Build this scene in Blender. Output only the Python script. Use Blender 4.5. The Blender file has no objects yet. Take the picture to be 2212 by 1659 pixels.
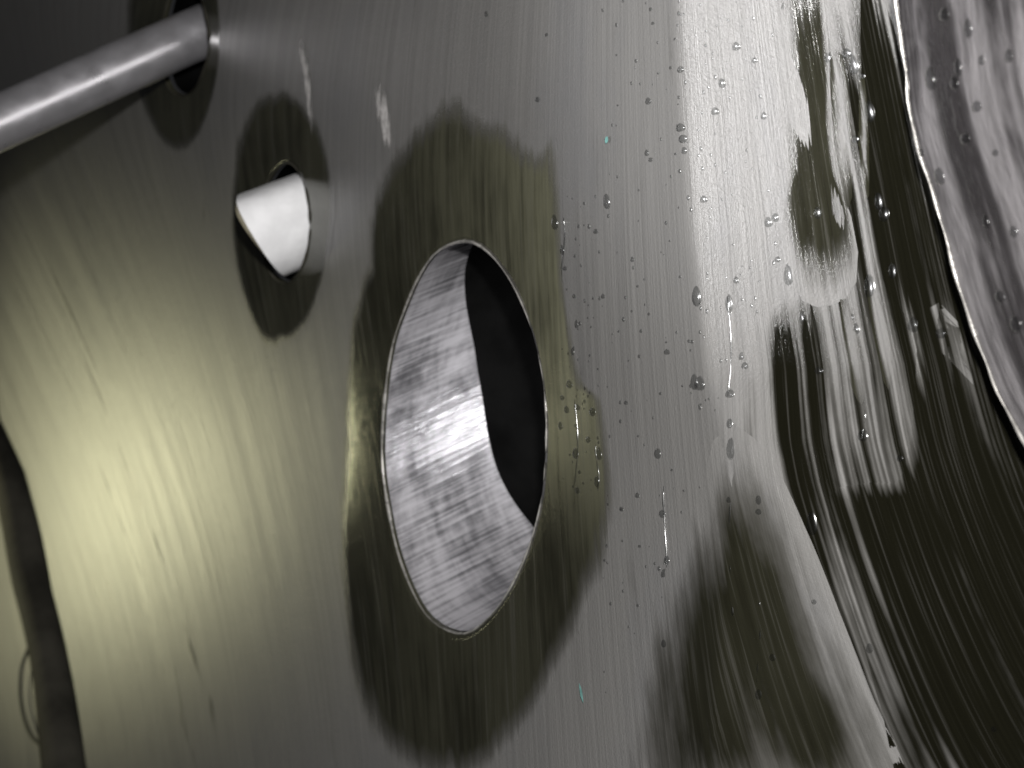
import bpy, bmesh, math, random
from mathutils import Vector, Matrix
import numpy as np
random.seed(7)
RNG = np.random.default_rng(7)
scene = bpy.context.scene
COL = scene.collection

# ------------------------------------------------------------------ camera
PSI = math.radians(61.0); FPX = 1700.0            # yaw to the pipe wall, focal length in px of a 1024 px wide frame
LOOK = Vector((-math.sin(PSI), math.cos(PSI), 0))
RIGHT = Vector((math.cos(PSI), math.sin(PSI), 0))
UP = Vector((0, 0, 1))
cd = bpy.data.cameras.new('camera'); cam = bpy.data.objects.new('camera', cd); COL.objects.link(cam)
cam.matrix_world = Matrix((RIGHT, UP, -LOOK)).transposed().to_4x4()
cd.sensor_width = 36; cd.lens = FPX / 1024 * 36; cd.clip_start = .005; cd.clip_end = 50
cd.dof.use_dof = True; cd.dof.focus_distance = .60; cd.dof.aperture_fstop = 16
scene.camera = cam
scene.cycles.max_bounces = 7; scene.cycles.transmission_bounces = 5; scene.cycles.caustics_refractive = False; scene.cycles.caustics_reflective = False

# ------------------------------------------------------------------ world, lamps, exposure
w = bpy.data.worlds.new('World'); scene.world = w; w.use_nodes = True
bg = w.node_tree.nodes['Background']; bg.inputs[0].default_value = (.55, .56, .6, 1); bg.inputs[1].default_value = .03

def lamp(name, kind, loc, target, energy, color, **kw):
    d = bpy.data.lights.new(name, kind); o = bpy.data.objects.new(name, d); COL.objects.link(o)
    o.location = loc; o.rotation_euler = (Vector(target) - Vector(loc)).to_track_quat('-Z', 'Y').to_euler()
    d.energy = energy; d.color = color
    for k, v in kw.items(): setattr(d, k, v)
    return o
vs = scene.view_settings; vs.view_transform = 'Standard'; vs.look = 'None'; vs.exposure = 0; vs.gamma = 1
D0 = .34; R0 = 1.0; ZC = -.05; YC = D0 - R0
FLASH = Vector((0, 0, 0)) + RIGHT * .015 + UP * .075
lamp('phone_flash', 'AREA', FLASH, FLASH + LOOK * .7 + UP * -.10 - RIGHT * .10, 7.6, (1, .985, .96), shape='DISK', size=.02)

# ------------------------------------------------------------------ pipe surface: radius along the axis, px -> surface
CREASE_TH, CREASE_T = None, None                     # where the wall starts to flare into the bell, along the way round
def radius(t, th):
    t = np.asarray(t, float)
    if CREASE_TH is None: return R0 + 0 * t
    x = np.maximum(t - np.interp(th, CREASE_TH, CREASE_T), 0); b = .006
    return R0 + SLOPE * np.where(x < b, .5 * x * x / b, x - b / 2) - 2.0 * np.maximum(x - .03, 0) ** 2
SLOPE = .42
def ray(px, py):                                     # px in the 2212 px wide view of the photograph
    k = 1024 / 2212
    return LOOK + RIGHT * ((px * k - 512) / FPX) - UP * ((py * k - 384) / FPX)
def hit(px, py, inset=0.0, rfun=None):
    d = ray(px, py); dx, dy, dz = d
    ks = np.linspace(.05, 4, 800)
    if rfun: 
        def g(k): return np.hypot(dy * k - YC, dz * k - ZC) - rfun(dx * k, np.arctan2(dz * k - ZC, dy * k - YC))
    else:
      def g(k): return np.hypot(dy * k - YC, dz * k - ZC) - (radius(dx * k, np.arctan2(dz * k - ZC, dy * k - YC)) - inset)
    v = g(ks); i = int(np.argmax(v > 0)); a, b = ks[max(i - 1, 0)], ks[i]
    for _ in range(40):
        m = (a + b) / 2
        if g(m) > 0: b = m
        else: a = m
    p = d * ((a + b) / 2)
    return p.x, math.atan2(p.z - ZC, p.y - YC)
def surf(t, th, inset=0.0):
    r = radius(t, th) - inset
    return np.stack([np.asarray(t, float) + 0 * r, YC + r * np.cos(th), ZC + r * np.sin(th)], -1)
def pt(px, py, inset=0.0):
    t, th = hit(px, py, inset); return Vector(surf(t, th, inset))

_c = np.array([hit(x * 2.16, y * 2.16) for x, y in ((655,-160),(664,-80),(672,0),(677,116),(685,231),(701,370),(720,440),(724,480),(722,540),(716,640),(708,768),(700,880))])[::-1]
CREASE_TH, CREASE_T = _c[:, 1].copy(), _c[:, 0].copy()
def mirror_lamp(name, px, py, dist, energy, color, size, size_y, tilt):    # a lamp whose reflection falls close to that place of the wall
    t, th = hit(px, py); e = 1e-4; p0 = Vector(surf(t, th)); a = Vector(surf(t + e, th)) - p0; b = Vector(surf(t, th + e)) - p0
    n = a.cross(b).normalized(); n = -n if n.dot(p0) > 0 else n
    n = (n + Vector((tilt, 0, 0))).normalized()
    v = (-p0).normalized(); l = 2 * n.dot(v) * n - v
    print('lamp', name, tuple(p0), tuple(n), tuple(p0 + l * dist))
    return lamp(name, 'SPOT', p0 + l * dist, p0, energy, color, spot_size=size, spot_blend=1., shadow_soft_size=size_y)
_tp = pt(70, 1060); _tl = Vector((-1.95, -.10, -.10))
lamp('torch', 'SPOT', _tl, _tp, 10, (1, .965, .60), spot_size=math.radians(47), spot_blend=1.0, shadow_soft_size=.03)
mirror_lamp('added_band_spot', 1560, 60, .8, 18, (.98, .98, 1), math.radians(19), .03, .15)  # added unseen spot, set up only for the bright band on the flare

# brushing direction: a smooth stream function u(t, v) that stays constant along the streaks of the wall
K = 2.16
LINES = [[(82,356),(107,413),(129,472),(152,530),(172,589),(206,679)], [(0,418),(25,472),(42,535),(52,589),(65,641),(75,691),(86,763)],
 [(550,0),(550,60),(549,110)], [(640,20),(641,150),(642,300),(642,420)], [(667,490),(666,600),(667,700)], [(672,0),(677,116),(685,231),(701,370)],
 [(759,451),(779,525),(798,584),(822,649),(840,708),(859,768)], [(893,0),(900,60),(907,116),(926,185),(944,245),(967,324),(991,384),(1024,447)],
 [(380,120),(380,260)], [(350,500),(352,640)], [(310,150),(312,200)], [(800,100),(806,250),(815,330)],[(900,520),(935,620),(985,740)]]
def feats(t, v):
    a = np.log(-np.minimum(t, -.05)) ; 
    return np.stack([a * v, v, v * v, a * v * v, a * a * v, v ** 3, a ** 2 * v * v, a ** 3 * v], -1)
_A = []; _b = []
for ln in LINES:
    q = np.array([hit(x * K, y * K) for x, y in ln]); a = np.log(-q[:, 0]); F = feats(q[:, 0], q[:, 1])
    for i in range(len(q) - 1):
        wgt = 1 / max(abs(q[i + 1, 1] - q[i, 1]), 1e-3)
        _A.append((F[i + 1] - F[i]) * wgt); _b.append(-(a[i + 1] - a[i]) * wgt)
_A = np.array(_A); _b = np.array(_b)
CF = np.linalg.solve(_A.T @ _A + 1e-2 * np.eye(_A.shape[1]), _A.T @ _b)
def flow(t, th):
    t = np.asarray(t, float); thc = np.clip(th, -.45, .45)
    return np.log(-np.minimum(t, -.05)) + feats(t, thc) @ CF, np.asarray(th, float)

# ------------------------------------------------------------------ node helpers and materials
def mat(name):
    m = bpy.data.materials.new(name); m.use_nodes = True; nt = m.node_tree
    return m, nt, nt.nodes['Principled BSDF']
def N(nt, t, **kw):
    n = nt.nodes.new(t)
    for k, v in kw.items():
        if k.startswith('i_'):
            key = k[2:]; key = int(key) if key.isdigit() else key.replace('_', ' ')
            n.inputs[key].default_value = v
        else: setattr(n, k, v)
    return n
def mathn(nt, op, a, b=None, clamp=False):
    n = nt.nodes.new('ShaderNodeMath'); n.operation = op; n.use_clamp = clamp
    for i, v in enumerate((a, b)):
        if v is None: continue
        if isinstance(v, (int, float)): n.inputs[i].default_value = v
        else: nt.links.new(v, n.inputs[i])
    return n.outputs[0]
def noise(nt, vec, scale, detail=3, rough=.55, w=None):
    n = N(nt, 'ShaderNodeTexNoise'); n.inputs['Scale'].default_value = scale; n.inputs['Detail'].default_value = detail
    n.inputs['Roughness'].default_value = rough; nt.links.new(vec, n.inputs['Vector']); return n.outputs['Fac']
def mapping(nt, vec, scale, loc=(0, 0, 0)):
    n = N(nt, 'ShaderNodeMapping'); n.inputs['Scale'].default_value = scale; n.inputs['Location'].default_value = loc
    nt.links.new(vec, n.inputs['Vector']); return n.outputs['Vector']
def ramp(nt, fac, lo, hi, a=0., b=1.):
    n = N(nt, 'ShaderNodeMapRange'); n.interpolation_type = 'SMOOTHSTEP'
    for k, v in (('From Min', lo), ('From Max', hi), ('To Min', a), ('To Max', b)): n.inputs[k].default_value = v
    nt.links.new(fac, n.inputs['Value']); return n.outputs[0]
def mixc(nt, fac, a, b):
    n = N(nt, 'ShaderNodeMix', data_type='RGBA')
    nt.links.new(fac, n.inputs[0])
    for i, v in ((6, a), (7, b)):
        if isinstance(v, tuple): n.inputs[i].default_value = (*v, 1)
        else: nt.links.new(v, n.inputs[i])
    return n.outputs[2]
def mixf(nt, fac, a, b):
    n = N(nt, 'ShaderNodeMix', data_type='FLOAT'); nt.links.new(fac, n.inputs[0])
    for i, v in ((2, a), (3, b)):
        if isinstance(v, (int, float)): n.inputs[i].default_value = v
        else: nt.links.new(v, n.inputs[i])
    return n.outputs[0]
def bump(nt, h, strength, dist, prev=None):
    n = N(nt, 'ShaderNodeBump'); n.inputs['Distance'].default_value = dist
    if isinstance(strength, (int, float)): n.inputs['Strength'].default_value = strength
    else: nt.links.new(strength, n.inputs['Strength'])
    nt.links.new(h, n.inputs['Height'])
    if prev is not None: nt.links.new(prev, n.inputs['Normal'])
    return n.outputs[0]

def wall_material(name, dry=(.215, .210, .204), wetc=(.007, .0067, .004)):
    m, nt, p = mat(name)
    uv = N(nt, 'ShaderNodeUVMap', uv_map='flow').outputs[0]
    wet = N(nt, 'ShaderNodeAttribute', attribute_name='wet').outputs['Fac']
    fine = noise(nt, mapping(nt, uv, (1100, 16, 1)), 1, 4, .6)
    mid = noise(nt, mapping(nt, uv, (330, 7, 1), (3, 1, 0)), 1, 3, .55)
    wide = noise(nt, mapping(nt, uv, (48, 2.2, 1), (7, 4, 0)), 1, 3, .5)
    cloud = noise(nt, mapping(nt, uv, (9, 9, 1), (1, 2, 0)), 1, 4, .6)
    edge = noise(nt, mapping(nt, uv, (150, 14, 1), (5, 9, 0)), 1, 3, .6)
    # ragged, streaky border of the wetted patches
    lump = noise(nt, mapping(nt, uv, (34, 26, 1), (8, 3, 0)), 1, 4, .6)
    mk = mathn(nt, 'ADD', wet, mathn(nt, 'ADD', mathn(nt, 'MULTIPLY', mathn(nt, 'SUBTRACT', edge, .5), .5), mathn(nt, 'MULTIPLY', mathn(nt, 'SUBTRACT', lump, .5), .65)))
    strk = N(nt, 'ShaderNodeAttribute', attribute_name='streak').outputs['Fac']
    band = noise(nt, mapping(nt, uv, (46, 1.6, 1), (2, 6, 0)), 1, 3, .6)
    mk = mathn(nt, 'ADD', mk, mathn(nt, 'MULTIPLY', strk, mathn(nt, 'MULTIPLY', mathn(nt, 'SUBTRACT', band, .5), 7.)))
    mk = ramp(nt, mk, .06, .80)
    # streaks inside a wetted patch that have run dry
    runs = ramp(nt, mathn(nt, 'ADD', mathn(nt, 'MULTIPLY', mid, .6), mathn(nt, 'MULTIPLY', edge, .4)), .52, .66)
    mk = mathn(nt, 'MULTIPLY', mk, mathn(nt, 'SUBTRACT', 1, mathn(nt, 'MULTIPLY', runs, .14)))
    col_d = mixc(nt, ramp(nt, mid, .3, .7), tuple(c * .90 for c in dry), tuple(c * 1.10 for c in dry))
    col_d = mixc(nt, mathn(nt, 'MULTIPLY', ramp(nt, cloud, .45, .75), .5), col_d, (dry[0] * .8, dry[1] * .82, dry[2] * .88))
    olive_tint = N(nt, 'ShaderNodeAttribute', attribute_name='olive_tint').outputs['Fac']
    col_w = mixc(nt, ramp(nt, mid, .35, .7), wetc, tuple(c * 1.35 for c in wetc))
    sl = mathn(nt, 'MULTIPLY', olive_tint, ramp(nt,  mathn(nt, 'ADD', mathn(nt, 'MULTIPLY', cloud, .6), mathn(nt, 'MULTIPLY', edge, .4)) , .36, .58, .35, 1.))
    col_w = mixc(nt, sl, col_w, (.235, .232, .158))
    colr = mixc(nt, mk, col_d, col_w)
    tide = mathn(nt, 'MULTIPLY', mathn(nt, 'MULTIPLY', mk, mathn(nt, 'SUBTRACT', 1, mk)), 1.3)
    nt.links.new(mixc(nt, tide, colr, (.030, .028, .020)), p.inputs['Base Color'])
    rd = mathn(nt, 'ADD', .29, mathn(nt, 'MULTIPLY', wide, .16))
    nt.links.new(mixf(nt, mk, rd, .10), p.inputs['Roughness'])
    p.inputs['Metallic'].default_value = .25
    p.inputs['Specular IOR Level'].default_value = .5
    oc = N(nt, 'ShaderNodeTexCoord').outputs['Object']
    grit = noise(nt, oc, 900, 2, .6)
    h = mathn(nt, 'ADD', mathn(nt, 'MULTIPLY', fine, .25), mathn(nt, 'ADD', mathn(nt, 'MULTIPLY', mid, .2), mathn(nt, 'ADD', mathn(nt, 'MULTIPLY', wide, .36), mathn(nt, 'MULTIPLY', grit, .3))))
    b1 = bump(nt, h, mixf(nt, mk, .45, .16), .0011)
    nt.links.new(b1, p.inputs['Normal'])
    return m
M = {}
M['wall'] = wall_material('brushed_wall')

def simple(name, col, rough, metal=0., spec=.5, nscale=None, amp=.3, stretch=(1, 1, 1), bumpd=0., coat=0.):
    m, nt, p = mat(name)
    p.inputs['Base Color'].default_value = (*col, 1); p.inputs['Roughness'].default_value = rough
    p.inputs['Metallic'].default_value = metal; p.inputs['Specular IOR Level'].default_value = spec
    p.inputs['Coat Weight'].default_value = coat
    if nscale:
        oc = N(nt, 'ShaderNodeTexCoord').outputs['Object']
        f = noise(nt, mapping(nt, oc, stretch), nscale, 4, .6)
        nt.links.new(mixc(nt, ramp(nt, f, .3, .7), tuple(c * (1 - amp) for c in col), tuple(min(1, c * (1 + amp)) for c in col)), p.inputs['Base Color'])
        nt.links.new(ramp(nt, f, .2, .8, max(0, rough - .12), min(1, rough + .12)), p.inputs['Roughness'])
        if bumpd: nt.links.new(bump(nt, f, .6, bumpd), p.inputs['Normal'])
    return m
M['white'] = simple('white_plastic', (.80, .80, .82), .6, nscale=90, amp=.06, bumpd=.0006)
M['cream'] = simple('sawn_cream_edge', (.55, .50, .36), .7, nscale=160, amp=.2, bumpd=.0008)
M['rod'] = simple('grey_metal_rod', (.52, .51, .54), .36, .75, nscale=60, amp=.06)
M['rubber'] = simple('black_rubber', (.05, .047, .038), .85, spec=.15, nscale=12, amp=.5, bumpd=.002)
M['thread'] = simple('dark_thread', (.05, .05, .04), .8, nscale=200)
M['lip'] = simple('bright_cut_lip', (.40, .385, .365), .3, .4, nscale=140, amp=.35, bumpd=.001)
M['teal'] = simple('teal_paint', (.15, .32, .30), .6, nscale=200)
M['pale_mark'] = simple('pale_streak_surface', (.45, .435, .43), .5, nscale=220, amp=.35, bumpd=.0006)
nt = M['pale_mark'].node_tree; _uv = N(nt, 'ShaderNodeUVMap', uv_map='flow').outputs[0]
_m = mathn(nt, 'ADD', N(nt, 'ShaderNodeAttribute', attribute_name='wet').outputs['Fac'], mathn(nt, 'MULTIPLY', mathn(nt, 'SUBTRACT', noise(nt, mapping(nt, _uv, (260, 14, 1)), 1, 3), .5), 1.6))
nt.links.new(ramp(nt, _m, .15, .8), nt.nodes['Principled BSDF'].inputs['Alpha'])
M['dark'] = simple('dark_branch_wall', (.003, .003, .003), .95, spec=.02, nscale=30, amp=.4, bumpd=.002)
m, nt, p = mat('clear_water'); M['water'] = m
nt.nodes.remove(p); gl = N(nt, 'ShaderNodeBsdfGlossy'); gl.inputs['Roughness'].default_value = .2
tr = N(nt, 'ShaderNodeBsdfTransparent'); tr.inputs['Color'].default_value = (.95, .96, .96, 1)
fr = N(nt, 'ShaderNodeFresnel'); fr.inputs['IOR'].default_value = 1.5; mx = N(nt, 'ShaderNodeMixShader')
gm = N(nt, 'ShaderNodeNewGeometry'); nt.links.new(mathn(nt, 'MULTIPLY', mathn(nt, 'ADD', mathn(nt, 'MULTIPLY', fr.outputs[0], 2.5, True), .05), mathn(nt, 'SUBTRACT', 1, gm.outputs['Backfacing'])), mx.inputs[0]); rf = N(nt, 'ShaderNodeBsdfRefraction'); rf.inputs['IOR'].default_value = 1.33; rf.inputs['Roughness'].default_value = .02
m2 = N(nt, 'ShaderNodeMixShader'); m2.inputs[0].default_value = .4; nt.links.new(tr.outputs[0], m2.inputs[1]); nt.links.new(rf.outputs[0], m2.inputs[2]); nt.links.new(m2.outputs[0], mx.inputs[1]); nt.links.new(gl.outputs[0], mx.inputs[2])
nt.links.new(mx.outputs[0], nt.nodes['Material Output'].inputs['Surface'])

def liner_material():
    m, nt, p = mat('pale_liner')
    uv = N(nt, 'ShaderNodeUVMap', uv_map='flow').outputs[0]        # u along the bore, v around it
    a = noise(nt, mapping(nt, uv, (1.2, 60, 1)), 1, 4, .6)
    a2 = noise(nt, mapping(nt, uv, (.6, 18, 1), (4, 4, 0)), 1, 2, .5)
    c = noise(nt, mapping(nt, uv, (9, 3, 1), (2, 8, 0)), 1, 3, .6)
    bl = noise(nt, mapping(nt, uv, (2.4, 2.6, 1), (2, 2, 0)), 1, 4, .6)
    f = mathn(nt, 'ADD', mathn(nt, 'MULTIPLY', a, .42), mathn(nt, 'ADD', mathn(nt, 'MULTIPLY', bl, .38), mathn(nt, 'MULTIPLY', c, .20)))
    nt.links.new(mixc(nt, ramp(nt, f, .38, .60), (.09, .088, .095), (.44, .43, .455)), p.inputs['Base Color'])
    nt.links.new(ramp(nt, bl, .3, .7, .12, .24), p.inputs['Roughness'])
    p.inputs['Metallic'].default_value = .25
    h = mathn(nt, 'ADD', mathn(nt, 'MULTIPLY', a2, 1.5), mathn(nt, 'ADD', mathn(nt, 'MULTIPLY', a, .5), mathn(nt, 'MULTIPLY', c, .4)))
    nt.links.new(bump(nt, h, .22, .002), p.inputs['Normal'])
    return m
M['liner'] = liner_material()
def sleeve_material():
    m, nt, p = mat('wet_lavender_sleeve')
    uv = N(nt, 'ShaderNodeUVMap', uv_map='flow').outputs[0]
    mid = noise(nt, mapping(nt, uv, (60, 4, 1)), 1, 4, .6)
    bl = noise(nt, mapping(nt, uv, (26, 16, 1), (3, 3, 0)), 1, 4, .55)
    sp = noise(nt, mapping(nt, uv, (200, 120, 1)), 1, 2, .5)
    f = mathn(nt, 'ADD', mathn(nt, 'MULTIPLY', mid, .55), mathn(nt, 'MULTIPLY', bl, .45))
    nt.links.new(mixc(nt, ramp(nt, f, .43, .57), (.05, .046, .048), (.30, .285, .295)), p.inputs['Base Color'])
    nt.links.new(ramp(nt, bl, .35, .65, .16, .4), p.inputs['Roughness'])
    p.inputs['Metallic'].default_value = .3
    h = mathn(nt, 'ADD', mathn(nt, 'MULTIPLY', bl, 2.2), mathn(nt, 'ADD', mathn(nt, 'MULTIPLY', mid, 1), mathn(nt, 'MULTIPLY', sp, .5)))
    nt.links.new(bump(nt, h, .35, .003), p.inputs['Normal'])
    return m
M['sleeve'] = sleeve_material()

# ------------------------------------------------------------------ mesh helpers
def link(name, me, material, parent=None):
    if material: me.materials.append(M[material])
    o = bpy.data.objects.new(name, me); COL.objects.link(o)
    if parent: o.parent = parent
    return o
def thing(name, label, cat, group=None, kind=None):
    o = bpy.data.objects.new(name, None); COL.objects.link(o); tag(o, label, cat, group, kind); return o
def tag(o, label, cat, group=None, kind=None):
    o['label'] = label; o['category'] = cat
    if group: o['group'] = group
    if kind: o['kind'] = kind
    return o
def mesh(name, co, faces, uv=None, attrs=None, smooth=True):
    me = bpy.data.meshes.new(name); me.from_pydata([tuple(map(float, c)) for c in co], [], faces); me.update()
    if uv is not None:
        l = me.uv_layers.new(name='flow'); idx = np.zeros(len(me.loops), int); me.loops.foreach_get('vertex_index', idx)
        l.data.foreach_set('uv', np.asarray(uv, float)[idx].ravel())
    for k, v in (attrs or {}).items():
        a = me.attributes.new(k, 'FLOAT', 'POINT'); a.data.foreach_set('value', np.asarray(v, float))
    if smooth: me.polygons.foreach_set('use_smooth', [True] * len(me.polygons))
    return me
def grid_faces(n, m, closed=False, keep=None):
    out = []
    for i in range(n - 1):
        for j in range(m if closed else m - 1):
            j2 = (j + 1) % m
            if keep is None or keep[i, j]: out.append((i * m + j, i * m + j2, (i + 1) * m + j2, (i + 1) * m + j))
    return out
def catmull(P, n, closed=True):
    P = np.asarray(P, float); k = len(P); out = []
    segs = k if closed else k - 1
    for s in range(segs):
        p = [P[(s + i - 1) % k] if closed else P[min(max(s + i - 1, 0), k - 1)] for i in range(4)]
        for f in np.linspace(0, 1, n, endpoint=False):
            out.append(.5 * (2 * p[1] + (p[2] - p[0]) * f + (2 * p[0] - 5 * p[1] + 4 * p[2] - p[3]) * f * f + (3 * p[1] - p[0] - 3 * p[2] + p[3]) * f ** 3))
    if not closed: out.append(P[-1])
    return np.array(out)
def polar(poly, c, n):                                # closed outline -> n points at even angles round c
    q = catmull(poly, 10); d = q - np.array(c); a = np.arctan2(d[:, 1], d[:, 0]); r = np.hypot(d[:, 0], d[:, 1])
    o = np.argsort(a); a, r = a[o], r[o]
    a = np.r_[a - 2 * np.pi, a, a + 2 * np.pi]; r = np.r_[r, r, r]
    t = np.linspace(-np.pi, np.pi, n, endpoint=False); rr = np.interp(t, a, r)
    return np.stack([c[0] + rr * np.cos(t), c[1] + rr * np.sin(t)], -1)
def tube(path, rads, seg=20, cap=False, arc=None):
    path = [Vector(p) for p in path]; co = []; n = len(path)
    if not hasattr(rads, '__len__'): rads = [rads] * n
    prev = None
    for i, p in enumerate(path):
        d = (path[min(i + 1, n - 1)] - path[max(i - 1, 0)]).normalized()
        if prev is None: x = d.orthogonal().normalized()
        else: x = (prev - d * prev.dot(d)).normalized()
        prev = x; y = d.cross(x)
        for k in range(seg):
            a = 2 * math.pi * k / seg; co.append(p + (x * math.cos(a) + y * math.sin(a)) * rads[i])
    f = grid_faces(n, seg, True)
    if cap: f += [tuple(range(seg))[::-1], tuple((n - 1) * seg + k for k in range(seg))]
    return co, f

# ------------------------------------------------------------------ outlines read on the wall (2212 px view)
HOLE1 = [(990,522),(1040,545),(1090,610),(1130,700),(1155,800),(1165,900),(1162,1000),(1150,1100),(1120,1200),(1075,1290),(1030,1345),(985,1370),(930,1350),(890,1300),(850,1200),(825,1080),(815,980),(820,860),(835,750),(860,670),(890,600),(930,545)]
COLL1 = [(880,325),(905,300),(940,262),(990,252),(1040,288),(1080,300),(1130,352),(1180,345),(1192,400),(1195,500),(1200,600),(1215,700),(1228,790),(1242,838),(1278,870),(1292,960),(1302,1050),(1292,1150),(1270,1230),(1232,1320),(1192,1400),(1160,1470),(1110,1545),(1060,1600),(1000,1648),(930,1640),(870,1610),(830,1570),(790,1500),(770,1420),(755,1330),(745,1200),(745,1080),(750,950),(752,850),(760,730),(775,650),(800,580),(802,500),(820,430),(850,370)]
C1 = (990, 945)
HOLE2 = [(612,352),(640,372),(656,420),(662,480),(656,540),(640,585),(612,612),(585,598),(566,560),(556,500),(558,440),(575,385)]
COLL2 = [(570,225),(620,218),(660,250),(690,300),(708,380),(712,450),(704,520),(690,600),(670,660),(640,708),(600,732),(560,710),(530,640),(512,560),(506,470),(512,380),(520,310),(540,255)]
C2 = (608, 480)
HOLE3 = [(396,-40),(425,-15),(442,40),(446,100),(432,160),(408,200),(380,205),(358,180),(345,120),(348,50),(366,-15)]
COLL3 = [(396,-120),(440,-90),(465,-10),(468,80),(462,170),(445,240),(420,290),(390,312),(350,290),(318,230),(295,160),(282,80),(285,-10),(320,-90)]
C3 = (398, 85)
PIPE_DIR = Vector((0, math.cos(math.radians(22)), math.sin(math.radians(22))))      # the three small pipes run parallel, into the wall and up
JOINT = [(-26,250),(-14,330),(0,418),(25,472),(42,535),(52,589),(65,641),(75,691),(86,763),(97,830),(108,920)]
RIMPX = [(1924,-300),(1925,-150),(1929,0),(1944,130),(1960,250),(2000,400),(2040,530),(2090,700),(2140,830),(2212,965),(2300,1110),(2420,1280),(2560,1460),(2720,1650),(2900,1850)]

# ------------------------------------------------------------------ the large pipe
pipe = thing('large_pipe', 'large dark grey brushed pipe wall with three oval holes seen from inside', 'pipe')
jt = np.array([hit(x * K, y * K) for x, y in JOINT]); jo = np.argsort(jt[:, 1])
JTH, JT = jt[jo, 1], jt[jo, 0]
def joint_t(th): return np.interp(th, JTH, JT)
def dish(t, th):                                     # the wall is drawn out a little round every hole
    out = 0 * np.asarray(t, float)
    for (c, coll) in ((H1, 1.), (H2, .5), (H3, .4)):
        dt = (t - c[0]) / c[2]; dv = (th - c[1]) / c[3]; r2 = dt * dt + dv * dv
        out = out + coll * .007 * np.exp(-r2 * 2.2)
    return out
def extent(poly, c):
    q = np.array([hit(*p_) for p_ in poly]); cc = hit(*c)
    return (cc[0], cc[1], (q[:, 0].max() - q[:, 0].min()) / 2, (q[:, 1].max() - q[:, 1].min()) / 2)
H1, H2, H3 = extent(COLL1, C1), extent(COLL2, C2), extent(COLL3, C3)
def wall_pts(t, th, inset=0.): return surf(t, th, inset - dish(t, th))
def inside(poly, t, th):                             # even-odd test in (t, th)
    x, y = poly[:, 0], poly[:, 1]; res = np.zeros(np.shape(t), bool); n = len(poly); j = n - 1
    for i in range(n):
        cnd = ((y[i] > th) != (y[j] > th)) & (t < (x[j] - x[i]) * (th - y[i]) / (y[j] - y[i] + 1e-12) + x[i])
        res ^= cnd; j = i
    return res
NA = 144
holes = []
for H, Cc, Co in ((HOLE1, C1, COLL1), (HOLE2, C2, COLL2), (HOLE3, C3, COLL3)):
    hp = np.array([hit(*q) for q in polar(H, Cc, NA)]); op = np.array([hit(*q) for q in polar(Co, Cc, NA)])
    holes.append((hp, op))
NT_, NV = 420, 340
vv = np.linspace(-.50, .50, NV)
TT = np.zeros((NT_, NV)); TH = np.tile(vv, (NT_, 1))
a0 = np.log(-joint_t(vv)); a1 = math.log(.20)
for i in range(NT_):
    f = i / (NT_ - 1); TT[i] = -np.exp(a0 * (1 - f) + a1 * f)
cut = np.zeros(TT.shape, bool)
for hp, op in holes:
    midp = hp + (op - hp) * .28
    cut |= inside(midp, TT, TH)
keep = ~(cut[:-1, :-1] | cut[1:, :-1] | cut[:-1, 1:] | cut[1:, 1:])
u, v = flow(TT.ravel(), TH.ravel())
link('wall', mesh('wall', wall_pts(TT.ravel(), TH.ravel()), grid_faces(NT_, NV, keep=keep), np.stack([u, v], -1)), 'wall', pipe)
# the rest of the way round
ths = np.linspace(.50, 2 * math.pi - .50, 60); tts = np.linspace(-1.75, .8, 30)
T2, H2g = np.meshgrid(tts, ths, indexing='ij')
T2c = np.minimum(T2, -.2)
co = np.stack([T2.ravel(), YC + R0 * np.cos(H2g.ravel()), ZC + R0 * np.sin(H2g.ravel())], -1)
link('far_side_wall', mesh('far_side_wall', co, grid_faces(30, 60), np.stack([T2.ravel(), H2g.ravel()], -1)), 'wall', pipe)

def collar(name, hp, op, rings=22, label=None, depth=.0025, thick=.0002, olive_tint=None):
    co = []; uv = []; wet = []
    ang = np.linspace(-np.pi, np.pi, NA, endpoint=False); sv = olive_tint(ang) if olive_tint else 0 * ang + .24
    # rolled-in hole edge, then the wetted ring out to its ragged border
    base = wall_pts(hp[:, 0], hp[:, 1])
    for k in (2, 1):
        co += list(base + np.array(PIPE_DIR) * depth * k / 2); uu, v_ = flow(hp[:, 0], hp[:, 1]); uv += list(np.stack([uu, v_], -1)); wet += [1.] * NA
    for k in range(rings + 1):
        f = k / rings; q = hp + (op - hp) * f * 1.2
        lift = .00012
        co += list(wall_pts(q[:, 0], q[:, 1], lift)); uu, v_ = flow(q[:, 0], q[:, 1]); uv += list(np.stack([uu, v_], -1))
        wet += [min(1., max(0., (1.2 - f * 1.2) / .38))] * NA
    o = link(name, mesh(name, co, grid_faces(rings + 3, NA, True), uv, {'wet': wet, 'olive_tint': np.tile(sv, rings + 3), 'streak': [.08] * len(co)}), 'wall', pipe)
    if label: o['label'] = label
    return o
collar('wet_collar', *holes[0], label='dark olive wet ring around the largest hole', olive_tint=lambda a: .19 + .81 * np.clip(1.25 - np.abs(a + .55) / 1.1, 0, 1))  # olive stronger at upper right: a yellow reflection painted into the ring's colour
collar('wet_collar', *holes[1], label='dark wet ring around the white stub')
collar('wet_collar', *holes[2], label='dark wet ring where the grey rod enters the wall')

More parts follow.
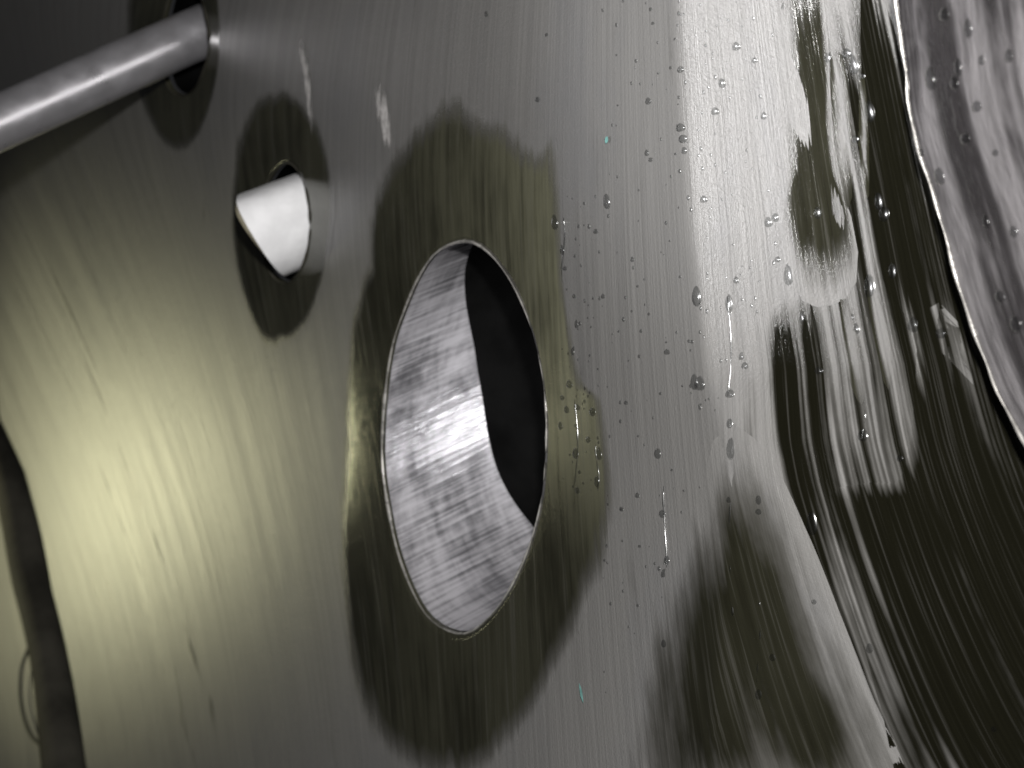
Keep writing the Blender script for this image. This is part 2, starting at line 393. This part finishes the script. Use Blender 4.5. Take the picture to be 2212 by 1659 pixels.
def patch(name, poly, parent, material='wall', inset=0., thick=.00014, fade=.35, amount=1., olive_tint=.1, n=64, rings=10, c=None, outer=0., streak=0., grow=1.15):
    P = np.array(poly, float); c = c or tuple(P.mean(0)); ol = polar(P, c, n)
    op = np.array([hit(*q) for q in ol]); cc = np.array(hit(*c)); co = []; uv = []; wet = []; stk = []
    for k in range(rings + 1):
        f = .02 + .98 * k / rings; q = cc + (op - cc) * f * grow
        co += list(wall_pts(q[:, 0], q[:, 1], inset + thick)); uu, v_ = flow(q[:, 0], q[:, 1]); uv += list(np.stack([uu, v_], -1))
        m_ = min(1., (1 - f) / fade); stk += [(streak * m_ if outer == 0 else streak + (.95 - streak) * (1 - m_))] * len(ol); wet += [outer + (amount - outer) * m_ if amount >= 0 else outer * (1 - m_)] * len(ol)
    fs = grid_faces(rings + 1, len(ol), True) + [tuple(range(len(ol)))[::-1]]
    return link(name, mesh(name, co, fs, uv, {'wet': wet, 'olive_tint': [olive_tint] * len(co), 'streak': stk}), material, parent)
FILMS = [   # outline, wetness, olive tint, fade, centre
 ([(1706,-60),(2020,-60),(2035,260),(2075,390),(2130,560),(2230,860),(2290,1000),(2360,1200),(2420,1760),(1890,1760),(1790,1500),(1690,1300),(1620,1150),(1570,1000),(1575,850),(1640,700),(1715,600),(1706,480),(1712,370),(1706,150)], .75, .0, .40, (1920, 800)),
 ([(1712,-60),(1760,-80),(1790,-60),(1790,100),(1795,250),(1810,380),(1842,480),(1845,560),(1830,598),(1790,618),(1745,612),(1715,545),(1700,450),(1712,370),(1708,200)], 1, .10, .5, None),
 ([(1884,-60),(1940,-60),(1950,130),(1968,260),(2006,400),(2045,530),(2092,690),(2120,790),(2040,720),(1960,640),(1900,520),(1884,300),(1878,100)], 1, .0, .4, None),
 ([(2000,720),(2060,740),(2120,850),(2200,1000),(2300,1200),(2300,1750),(2010,1750),(1930,1500),(1860,1250),(1825,1085),(1900,1055),(1960,1045),(1985,900)], 1, .0, .4, None),
 ([(1570,980),(1660,1040),(1735,1190),(1795,1340),(1850,1480),(1950,1760),(1640,1800),(1420,1800),(1380,1600),(1430,1330),(1520,1130)], .9, .06, .65, None),
]
AMT = .52
for i_, (q, am, si, fd, cc_) in enumerate(FILMS):
    patch('water_film', q, pipe, thick=.0004 if i_ == 0 else .0006, rings=26, fade=fd, amount=AMT if i_ == 0 else am, olive_tint=si, c=cc_, outer=AMT if i_ in (2, 3) else 0, streak=(.95, .25, .5, .3, .15)[i_], grow=1.0 if i_ == 0 else 1.15)
DRY = [[(1802,140),(1826,150),(1838,260),(1842,400),(1832,430),(1815,380),(1804,260)], [(1862,180),(1874,200),(1878,300),(1880,400),(1870,415),(1862,330)], [(1822,655),(1845,700),(1862,780),(1868,850),(1856,855),(1835,790)],
       [(1880,640),(1900,650),(1925,740),(1920,830),(1900,760)]]
for q in DRY: patch('dry_streak', q, pipe, thick=.00065, rings=12, fade=.9, amount=-1, olive_tint=.1, n=80, outer=AMT, streak=.3)
PALE_STREAKS = [[(643,80),(655,75),(668,130),(674,210),(673,270),(666,300),(662,230),(654,150)], [(805,180),(818,172),(835,210),(846,270),(850,330),(843,345),(828,310),(812,240)]]
for q in PALE_STREAKS: patch('pale_streak', q, pipe, 'pale_mark', thick=.0004, rings=8, fade=.8)  # two long pale streaks on the wall, fading out at their borders

M['residue'] = simple('dark_residue', (.075, .072, .055), .5, nscale=120, amp=.3)
_m2 = M['residue'].node_tree; _a2 = mathn(_m2, 'MULTIPLY', noise(_m2, mapping(_m2, N(_m2, 'ShaderNodeUVMap', uv_map='flow').outputs[0], (60, 30, 1)), 1, 3), 1.0)
_m2.links.new(ramp(_m2, _a2, .36, .8), _m2.nodes['Principled BSDF'].inputs['Alpha'])
def scratch(px, wd):
    q = catmull(px, 8, False); n = len(q); co = []; uv = []
    for i, (x, y) in enumerate(q):
        w_ = wd * (.25 + .75 * math.sin(math.pi * (i + .5) / n))
        for sx in (-.5, .5):
            t, th = hit(x + sx * w_, y); co.append(wall_pts(t, th, .0004)); uu, v_ = flow(t, th); uv.append((float(uu), float(v_)))
    link('scratch', mesh('scratch', co, [(2 * i, 2 * i + 1, 2 * i + 3, 2 * i + 2) for i in range(n - 1)], uv), 'residue', pipe)
for px, wd in (([(177,769),(231,892),(279,1020),(328,1145),(372,1272)], 4), ([(215,1000),(255,1110),(290,1200),(325,1290)], 3.5), ([(395,1340),(420,1420),(440,1480)], 8), ([(380,1440),(395,1520),(400,1570),(425,1659)], 12), ([(455,1500),(460,1540),(470,1600)], 9),
               ([(100,560),(160,690),(210,800)], 5), ([(442,430),(441,490)], 5)): scratch(px, wd)

# ------------------------------------------------------------------ branch pipe behind the largest hole
branch = thing('branch_pipe', 'pale grey short liner pipe seen through the largest oval hole', 'pipe')
hp = holes[0][0]; base = wall_pts(hp[:, 0], hp[:, 1]) + np.array(PIPE_DIR) * .002
ctr = base.mean(0)
zb = (base[:, 2] - base[:, 2].min()) / np.ptp(base[:, 2])
LL = np.interp(zb, [0, .2, .45, .69, .85, 1], [.074, .060, .058, .047, .032, .016])     # the liner's far end is cut on the slant
LL = sum(np.roll(LL, k) for k in range(-6, 7)) / 13
def bore(l0, l1, s0, s1, n):
    co = []; uv = []; l0 = l0 + 0 * LL; l1 = l1 + 0 * LL
    for k in range(n):
        f = k / (n - 1); s = s0 + (s1 - s0) * f
        co += list(ctr + (base - ctr) * s + np.outer(l0 + (l1 - l0) * f, np.array(PIPE_DIR))); uv += [((l0[j] + (l1[j] - l0[j]) * f) / .06, j / NA * 6.283) for j in range(NA)]
    return co, grid_faces(n, NA, True), uv
co, f, uv = bore(0, LL, .995, .99, 14); link('liner', mesh('liner', co, f, uv), 'liner', branch)
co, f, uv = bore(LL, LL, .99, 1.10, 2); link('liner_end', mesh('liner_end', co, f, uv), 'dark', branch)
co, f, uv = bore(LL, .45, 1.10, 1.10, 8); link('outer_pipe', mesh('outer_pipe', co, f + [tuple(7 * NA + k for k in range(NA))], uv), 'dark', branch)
_i = int(np.argmin(base[:, 0])); _q = Vector(base[_i]) + PIPE_DIR * .03; _n = Vector(ctr - base[_i]); _n = (_n - PIPE_DIR * _n.dot(PIPE_DIR)).normalized()
_v = (-_q).normalized(); _l = 2 * _n.dot(_v) * _n - _v; BL = _q + _l * .15
BL = _q + _l * .17; _bl = lamp('added_liner_light', 'AREA', BL, _q, .10, (1, 1, 1), shape='RECTANGLE', size=.22, size_y=.006, spread=math.radians(80))  # added strip light hidden inside the branch, makes the liner's bright streak
_z = (BL - _q).normalized(); _x = (PIPE_DIR - _z * PIPE_DIR.dot(_z)).normalized(); _y = _z.cross(_x)
_bl.rotation_euler = Matrix((_x, _y, _z)).transposed().to_euler()
edge_path = [Vector(b) - PIPE_DIR * .0018 for b in base]
rad = [.0005 + .0002 * math.sin(i * .21) + .00015 * math.sin(i * .7 + 1) for i in range(NA)]
co, f = tube(edge_path + [edge_path[0]], rad + [rad[0]], 8); link('cut_edge', mesh('cut_edge', co, f), 'lip', branch)

for hp_, nm in ((holes[1][0], 'hole_bore'), (holes[2][0], 'hole_bore')):
    b_ = wall_pts(hp_[:, 0], hp_[:, 1]); c_ = b_.mean(0); co = []
    for k in range(4): co += list(c_ + (b_ - c_) * 1.02 + np.array(PIPE_DIR) * (.005 + .05 * k))
    ep = [Vector(b) - PIPE_DIR * .0004 for b in b_]; ec, ef = tube(ep + [ep[0]], [.0004 + .0003 * math.sin(i * .31) * math.sin(i * .11) for i in range(NA + 1)], 8); link('hole_edge', mesh('hole_edge', ec, ef), 'rubber', pipe)
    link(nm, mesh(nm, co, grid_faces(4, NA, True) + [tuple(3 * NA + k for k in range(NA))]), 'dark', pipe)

# ------------------------------------------------------------------ white stub pipe in the second hole
stub = thing('white_pipe_stub', 'white plastic pipe stub cut at a slant, poking out of the small hole', 'pipe')
b2 = wall_pts(*np.array([hit(*q) for q in polar([(610,385),(636,394),(650,430),(655,490),(651,540),(636,580),(612,594),(592,582),(576,550),(568,490),(572,435),(586,395)], C2, 72)]).T)
c2 = b2.mean(0)
d2 = np.array(PIPE_DIR)
zt = (b2[:, 2] - b2[:, 2].min()) / (b2[:, 2].max() - b2[:, 2].min())
_bt = Vector(b2[int(np.argmax(b2[:, 2]))]); _bb = Vector(b2[int(np.argmin(b2[:, 2]))]); _view = (Matrix.Rotation(math.radians(-7), 3, PIPE_DIR.cross(LOOK)) @ Vector(c2).normalized())
_nn = (_bt - PIPE_DIR * .024 - _bb).cross(_view); LEN = np.maximum(((b2 - np.array(_bb)) @ np.array(_nn)) / PIPE_DIR.dot(_nn) + .002, .0005)
print('stub', LEN.min(), LEN.max())
n = len(b2); co = []
for k in range(9):
    f = k / 8; co += list(b2 + d2 * .05 * (1 - f) - d2 * np.outer(f * LEN, [1, 1, 1]))
for k in range(5):
    f = k / 4; co += list(c2 + (b2 - c2) * .86 - d2 * np.outer((1 - f) * LEN, [1, 1, 1]) + d2 * .05 * f)
fs = grid_faces(9, n, True); in0 = 9 * n
link('tube_wall', mesh('tube_wall', co[:in0], fs), 'white', stub)
link('inner_wall', mesh('inner_wall', co[in0:], grid_faces(5, n, True)), 'cream', stub)
ce = co[8 * n:9 * n] + co[9 * n:10 * n]
link('sawn_edge', mesh('sawn_edge', ce, grid_faces(2, n, True)), 'cream', stub)

# ------------------------------------------------------------------ grey rod in the third hole
rod = thing('grey_rod', 'smooth grey plastic rod running from upper left into the wall', 'rod')
p3 = pt(388, 90); RR = .0150
ROD_DIR = Vector((.0, math.cos(math.radians(28)), math.sin(math.radians(28))))
dist = p3.dot(LOOK)
path = [p3 + ROD_DIR * .06 - ROD_DIR * s for s in np.linspace(0, .62, 24)]
co, f = tube(path, RR, 40, True); link('rod_body', mesh('rod_body', co, f), 'rod', rod)

# ------------------------------------------------------------------ nearer sleeve on the right
sleeve = thing('inner_sleeve', 'wet lavender grey sleeve with bright rim at the right edge', 'sleeve')
INS = .022
rp = np.array([hit(x, y, INS) for x, y in catmull(RIMPX, 8, False)])
o_ = np.argsort(rp[:, 1]); rp = rp[o_]
n = len(rp); NS = 60; co = []; uv = []
wob = np.array([.0002 * math.sin(i * .9) + .0003 * math.sin(i * .37 + 1) for i in range(n)])
for k in range(NS):
    f = k / (NS - 1)
    t = rp[:, 0] + wob + (.12) * f ; th = rp[:, 1]
    rr = radius(rp[:, 0], rp[:, 1]) - INS - .10 * f * .12 / .12 * .35
    if k == 0: rr = rr + .004
    co += list(np.stack([t, YC + rr * np.cos(th), ZC + rr * np.sin(th)], -1)); uv += list(np.stack([np.log(.7 + t - rp[:, 0]) + 0 * t, th], -1))
link('sleeve_wall', mesh('sleeve_wall', co, grid_faces(NS, n), uv), 'sleeve', sleeve)
lp = [Vector(c) for c in co[n:2 * n]]
lr = [.00045 + .00015 * math.sin(i * .35) + .00015 * math.sin(i * .9 + 2) for i in range(len(lp))]
c_, f_ = tube(lp, lr, 8); link('rim_lip', mesh('rim_lip', c_, f_), 'lip', sleeve)

# ------------------------------------------------------------------ joint at the far left
seal = thing('rubber_seal', 'dark rubber joint seal along the lower left edge', 'seal')
def joint_path(off, inset, n=60):
    th = np.linspace(JTH.min(), JTH.max(), n); t = joint_t(th)
    return [Vector(p_) for p_ in surf(t - off, th, inset)], t - off, th
pa, _, _ = joint_path(.066, .0)
c_, f_ = tube(pa, [.016 + .0012 * math.sin(i * .3) for i in range(len(pa))], 16); link('seal_ring', mesh('seal_ring', c_, f_), 'rubber', seal)
pa, _, _ = joint_path(.022, -.045)
c_, f_ = tube(pa, .022, 12); link('groove_bottom', mesh('groove_bottom', c_, f_), 'rubber', seal)
nxt = thing('next_pipe_length', 'yellow lit pipe wall beyond the rubber seal, far left', 'pipe')
_, t_, th_ = joint_path(.085, 0)
co = []; uv = []
for k in range(12):
    t = t_ - .08 * k; co += list(surf(t, th_, 0)); uu, v_ = flow(t, th_); uv += list(np.stack([uu, v_], -1))
link('wall', mesh('next_wall', co, grid_faces(12, 60), uv), 'wall', nxt)
th_path = [pt(x, y, .006) for x, y in ((62,1400),(48,1440),(44,1490),(50,1540),(66,1585),(90,1610))]
c_, f_ = tube([Vector(q) for q in catmull(th_path, 6, False)], .0016, 8, True)
tag(link('loose_thread', mesh('loose_thread', c_, f_), 'thread'), 'thin dark thread looping off the rubber seal at lower left', 'thread')

# ------------------------------------------------------------------ teal flecks
for q, lab in (([(1315,297),(1319,295),(1320,303),(1316,309),(1314,303)], 'tiny teal paint fleck on the grey wall right of the top of the large hole'), ([(1256,1476),(1259,1475),(1263,1500),(1265,1520),(1262,1518),(1258,1495)], 'thin teal paint fleck on the wall at lower centre')):
    o = patch('paint_fleck', q, None, 'teal', thick=.0015, n=14, rings=3); tag(o, lab, 'paint fleck', 'teal paint flecks')

# ------------------------------------------------------------------ water drops
def drop_mesh(seed, pear):
    r = random.Random(seed); co = []; n = 14; rings = 6
    for k in range(rings):
        e = k / rings * math.pi / 2
        for j in range(n):
            a = 2 * math.pi * j / n; x = math.cos(a) * math.cos(e); y = math.sin(a) * math.cos(e)
            x *= 1 - pear * .45 * y
            co.append((x, y, math.sin(e) * .42))
    co.append((0, -.1 * pear, .42)); b = [(c[0] * .7, c[1] * .7, -.12) for c in co[:n]]; co += b
    f = grid_faces(rings, n, True); top = rings * n
    f += [((rings - 1) * n + j, (rings - 1) * n + (j + 1) % n, top) for j in range(n)]
    f += [(top + 1 + j, top + 1 + (j + 1) % n, (j + 1) % n, j) for j in range(n)] + [tuple(top + 1 + j for j in range(n))[::-1]]
    return mesh('drop', co, f)
DM = [drop_mesh(1, .1), drop_mesh(2, .5), drop_mesh(3, .8)]
for d_ in DM: d_.materials.append(M['water'])
_rs = np.array([radius(a, b) for a, b in rp])
def sleeve_r(t, th): return np.interp(th, rp[:, 1], _rs) - INS - .035 * np.clip((t - np.interp(th, rp[:, 1], rp[:, 0])) / .12, 0, 2)
def frame(px, py, on_sleeve=False):
    t, th = hit(px, py, rfun=sleeve_r if on_sleeve else None); e = 1e-3
    if on_sleeve:
        def sp(a, b): r = float(sleeve_r(a, b)); return Vector((a, YC + r * math.cos(b), ZC + r * math.sin(b)))
    else:
        def sp(a, b): return Vector(wall_pts(a, b))
    p0 = sp(t, th); pv = sp(t, th + e); ptt = sp(t + e, th)
    y = (pv - p0).normalized(); x = (ptt - p0); x = (x - y * x.dot(y)).normalized(); z = x.cross(y)
    if z.dot(-p0) < 0: x = -x; z = -z
    return p0, x, y, z
def drop_matrix(px, py, wpx, hpx, on_sleeve=False):
    p0, x, y, z = frame(px, py, on_sleeve); s = p0.dot(LOOK) / FPX * 1024 / 2212
    vx = abs((x - LOOK * x.dot(LOOK)).length)
    sx = wpx / 2 * s / max(vx, .5); sy = hpx / 2 * s
    return Matrix.Translation(p0) @ Matrix((x, y, z)).transposed().to_4x4() @ Matrix.Diagonal((sx, sy, min(sx, sy), 1))
def drop(px, py, wpx, hpx, label, group, on_sleeve=False):
    o = bpy.data.objects.new('water_drop', random.choice(DM)); COL.objects.link(o)
    o.matrix_world = drop_matrix(px, py, wpx, hpx, on_sleeve); tag(o, label, 'water drop', group)
ORD = 'topmost second third fourth fifth sixth seventh eighth ninth tenth eleventh twelfth thirteenth fourteenth fifteenth sixteenth seventeenth eighteenth nineteenth twentieth twenty-first twenty-second twenty-third twenty-fourth twenty-fifth twenty-sixth twenty-seventh twenty-eighth twenty-ninth thirtieth thirty-first thirty-second'.split()
ONSL = [(2070,145),(2062,178),(2092,60),(2040,30),(2130,478),(2110,230),(2150,330),(1990,330),(2010,170),(2180,120),(2085,300),(2160,640),(2195,700),(2030,380),(2120,130),(2190,500)]
BAND = [(1470,275),(1475,300),(1478,325),(1500,825),(1512,828),(1575,655),(1603,770),(1610,790),(1578,850),(1577,915),(1580,970),(1560,180),(1630,130),(1695,15),(1590,100),(1660,480),(1675,470),(1590,605),(1680,560),(1470,150),(1545,240),(1520,430),(1650,250),(1505,640)]
FLARE = [(1733,685),(1728,590),(1705,592),(1768,460),(1930,585),(2035,720),(2040,762),(1640,1080),(1640,1105),(1755,1130),(1750,1215),(1760,1300),(1790,125),(1830,115),(1865,165),(1850,300),(1900,435),(1912,462),(1840,685),(1850,710),(1865,940),(1945,990),(1880,620),(1845,140),(1880,240),(1975,700),(1770,800)]
WALLD = [(1400,218),(1405,345),(1440,1210),(1435,1240),(1430,1110),(1375,1070),(1310,435),(1300,640),(1345,690),(1285,500),(1160,215),(1050,30),(1180,75),(1410,50),(1405,20),(1397,330),(1350,870),(1432,1290),(1438,1340),(1436,1390),(1430,1450),(1445,1500),(1575,1080),(1580,1140),(1572,1200),(1585,1260),(1380,1180),(1340,1100),(1420,980),(1440,760),(1365,560)]
RING = [(1210,540),(1215,580),(1240,700),(1235,640),(1215,885),(1240,880),(1235,920),(1236,980),(1265,950),(1285,1040),(1205,860),(1200,920),(1195,480),(1230,760),(1275,890),(1245,1020),(1222,830),(1290,980),(1240,1060)]
LOW = [(1640,1300),(1655,1340),(1690,1310),(1670,1420),(1640,1500),(1660,1540),(1590,1420),(1600,1480),(1575,1360),(2100,1437),(2125,1515),(2150,1575),(2010,1420),(1960,1330),(1900,1250),(2060,1300),(1880,1400)]
for lst, lab, grp, wd in ((BAND, 'water drop on the bright band right of centre', 'drops on the bright band', (9, 17)), (FLARE, 'water drop on the dark streaked flare by the right rim', 'drops on the flare', (9, 20)),
                          (WALLD, 'small water drop on the grey wall right of the large hole', 'drops on the grey wall', (5, 12)), (RING, 'small water drop along right border of the large wet ring', 'drops along the wet ring', (5, 12)),
                          (LOW, 'water drop on the dark lower right of the wall', 'drops on the dark lower right', (7, 16)), (ONSL, 'water drop on the lavender sleeve at far right', 'drops on the sleeve', (9, 20))):
    for k, (x, y) in enumerate(sorted(lst, key=lambda q: q[1])):
        a = random.uniform(*wd) * 1.2; drop(x, y, a, a * random.choice((1.1, 1.4, 1.8, 2.6)), lab + ', ' + ORD[k] + (' one' if k == 0 else ' from top'), grp, lst is ONSL)
# fine spray between the drops: too many and too small to count
src = DM[0]; vco = np.array([v.co for v in src.vertices]); nv = len(vco); vf = [tuple(p.vertices) for p in src.polygons]; co = []; fs = []
for x0, x1, y0, y1, n_ in ((1460,1720,0,900,150), (1720,1940,0,1100,90), (1190,1300,420,1100,70), (1300,1460,0,1500,90), (1450,1700,1000,1600,90), (1800,2200,1100,1640,60)):
    for _ in range(n_):
        a = random.uniform(2.0, 5.5); mt = drop_matrix(random.uniform(x0, x1), random.uniform(y0, y1), a, a * random.uniform(1, 2.2)); k = len(co)
        co += [mt @ Vector(v) for v in vco]; fs += [tuple(k + i for i in f) for f in vf]
tag(link('fine_spray', mesh('fine_spray', co, fs), 'water'), 'fine spray of tiny water droplets across the right half of the wall', 'water spray', kind='stuff')

for x, y0, y1, wd, lab in ((1237,862,1060,7,'thin water run down the wet ring right of the large hole'), (1213,470,610,6,'short water run on the upper right border of the wet ring'), (1437,1050,1330,7,'long water run on the grey wall right of the wet ring'),
                           (1442,1350,1560,6,'faint water run low on the grey wall, right of lower wet ring'), (1576,640,860,8,'water run down the lower end of the bright band'), (1580,1060,1340,9,'dark water run along the crease below the bright band'), (1286,960,1060,6,'water run on the outer right border of the wet ring'),
                           (1640,1290,1500,10,'water run on the dark olive patch at lower right'), (1866,860,960,8,'water run on the dark flare above the black patch')):
    n_ = 16; path = []
    for k in range(n_):
        f = k / (n_ - 1); p_, fx, fy, fz = frame(x + 4 * math.sin(f * 5 + x) , y0 + (y1 - y0) * f); path.append(p_ + fz * .0001)
    sc_ = path[0].dot(LOOK) / FPX * 1024 / 2212
    rr_ = [max(.15, .55 + .35 * math.sin(k * 1.9 + x) * math.sin(k * .8)) * wd / 2 * sc_ * (1.3 if k == n_ - 2 else .3 if k in (0, n_ - 1) else 1) for k in range(n_)]
    c_, f_ = tube(path, rr_, 10, True); tag(link('water_run', mesh('water_run', c_, f_), 'water'), lab, 'water run', 'water runs on the wall')
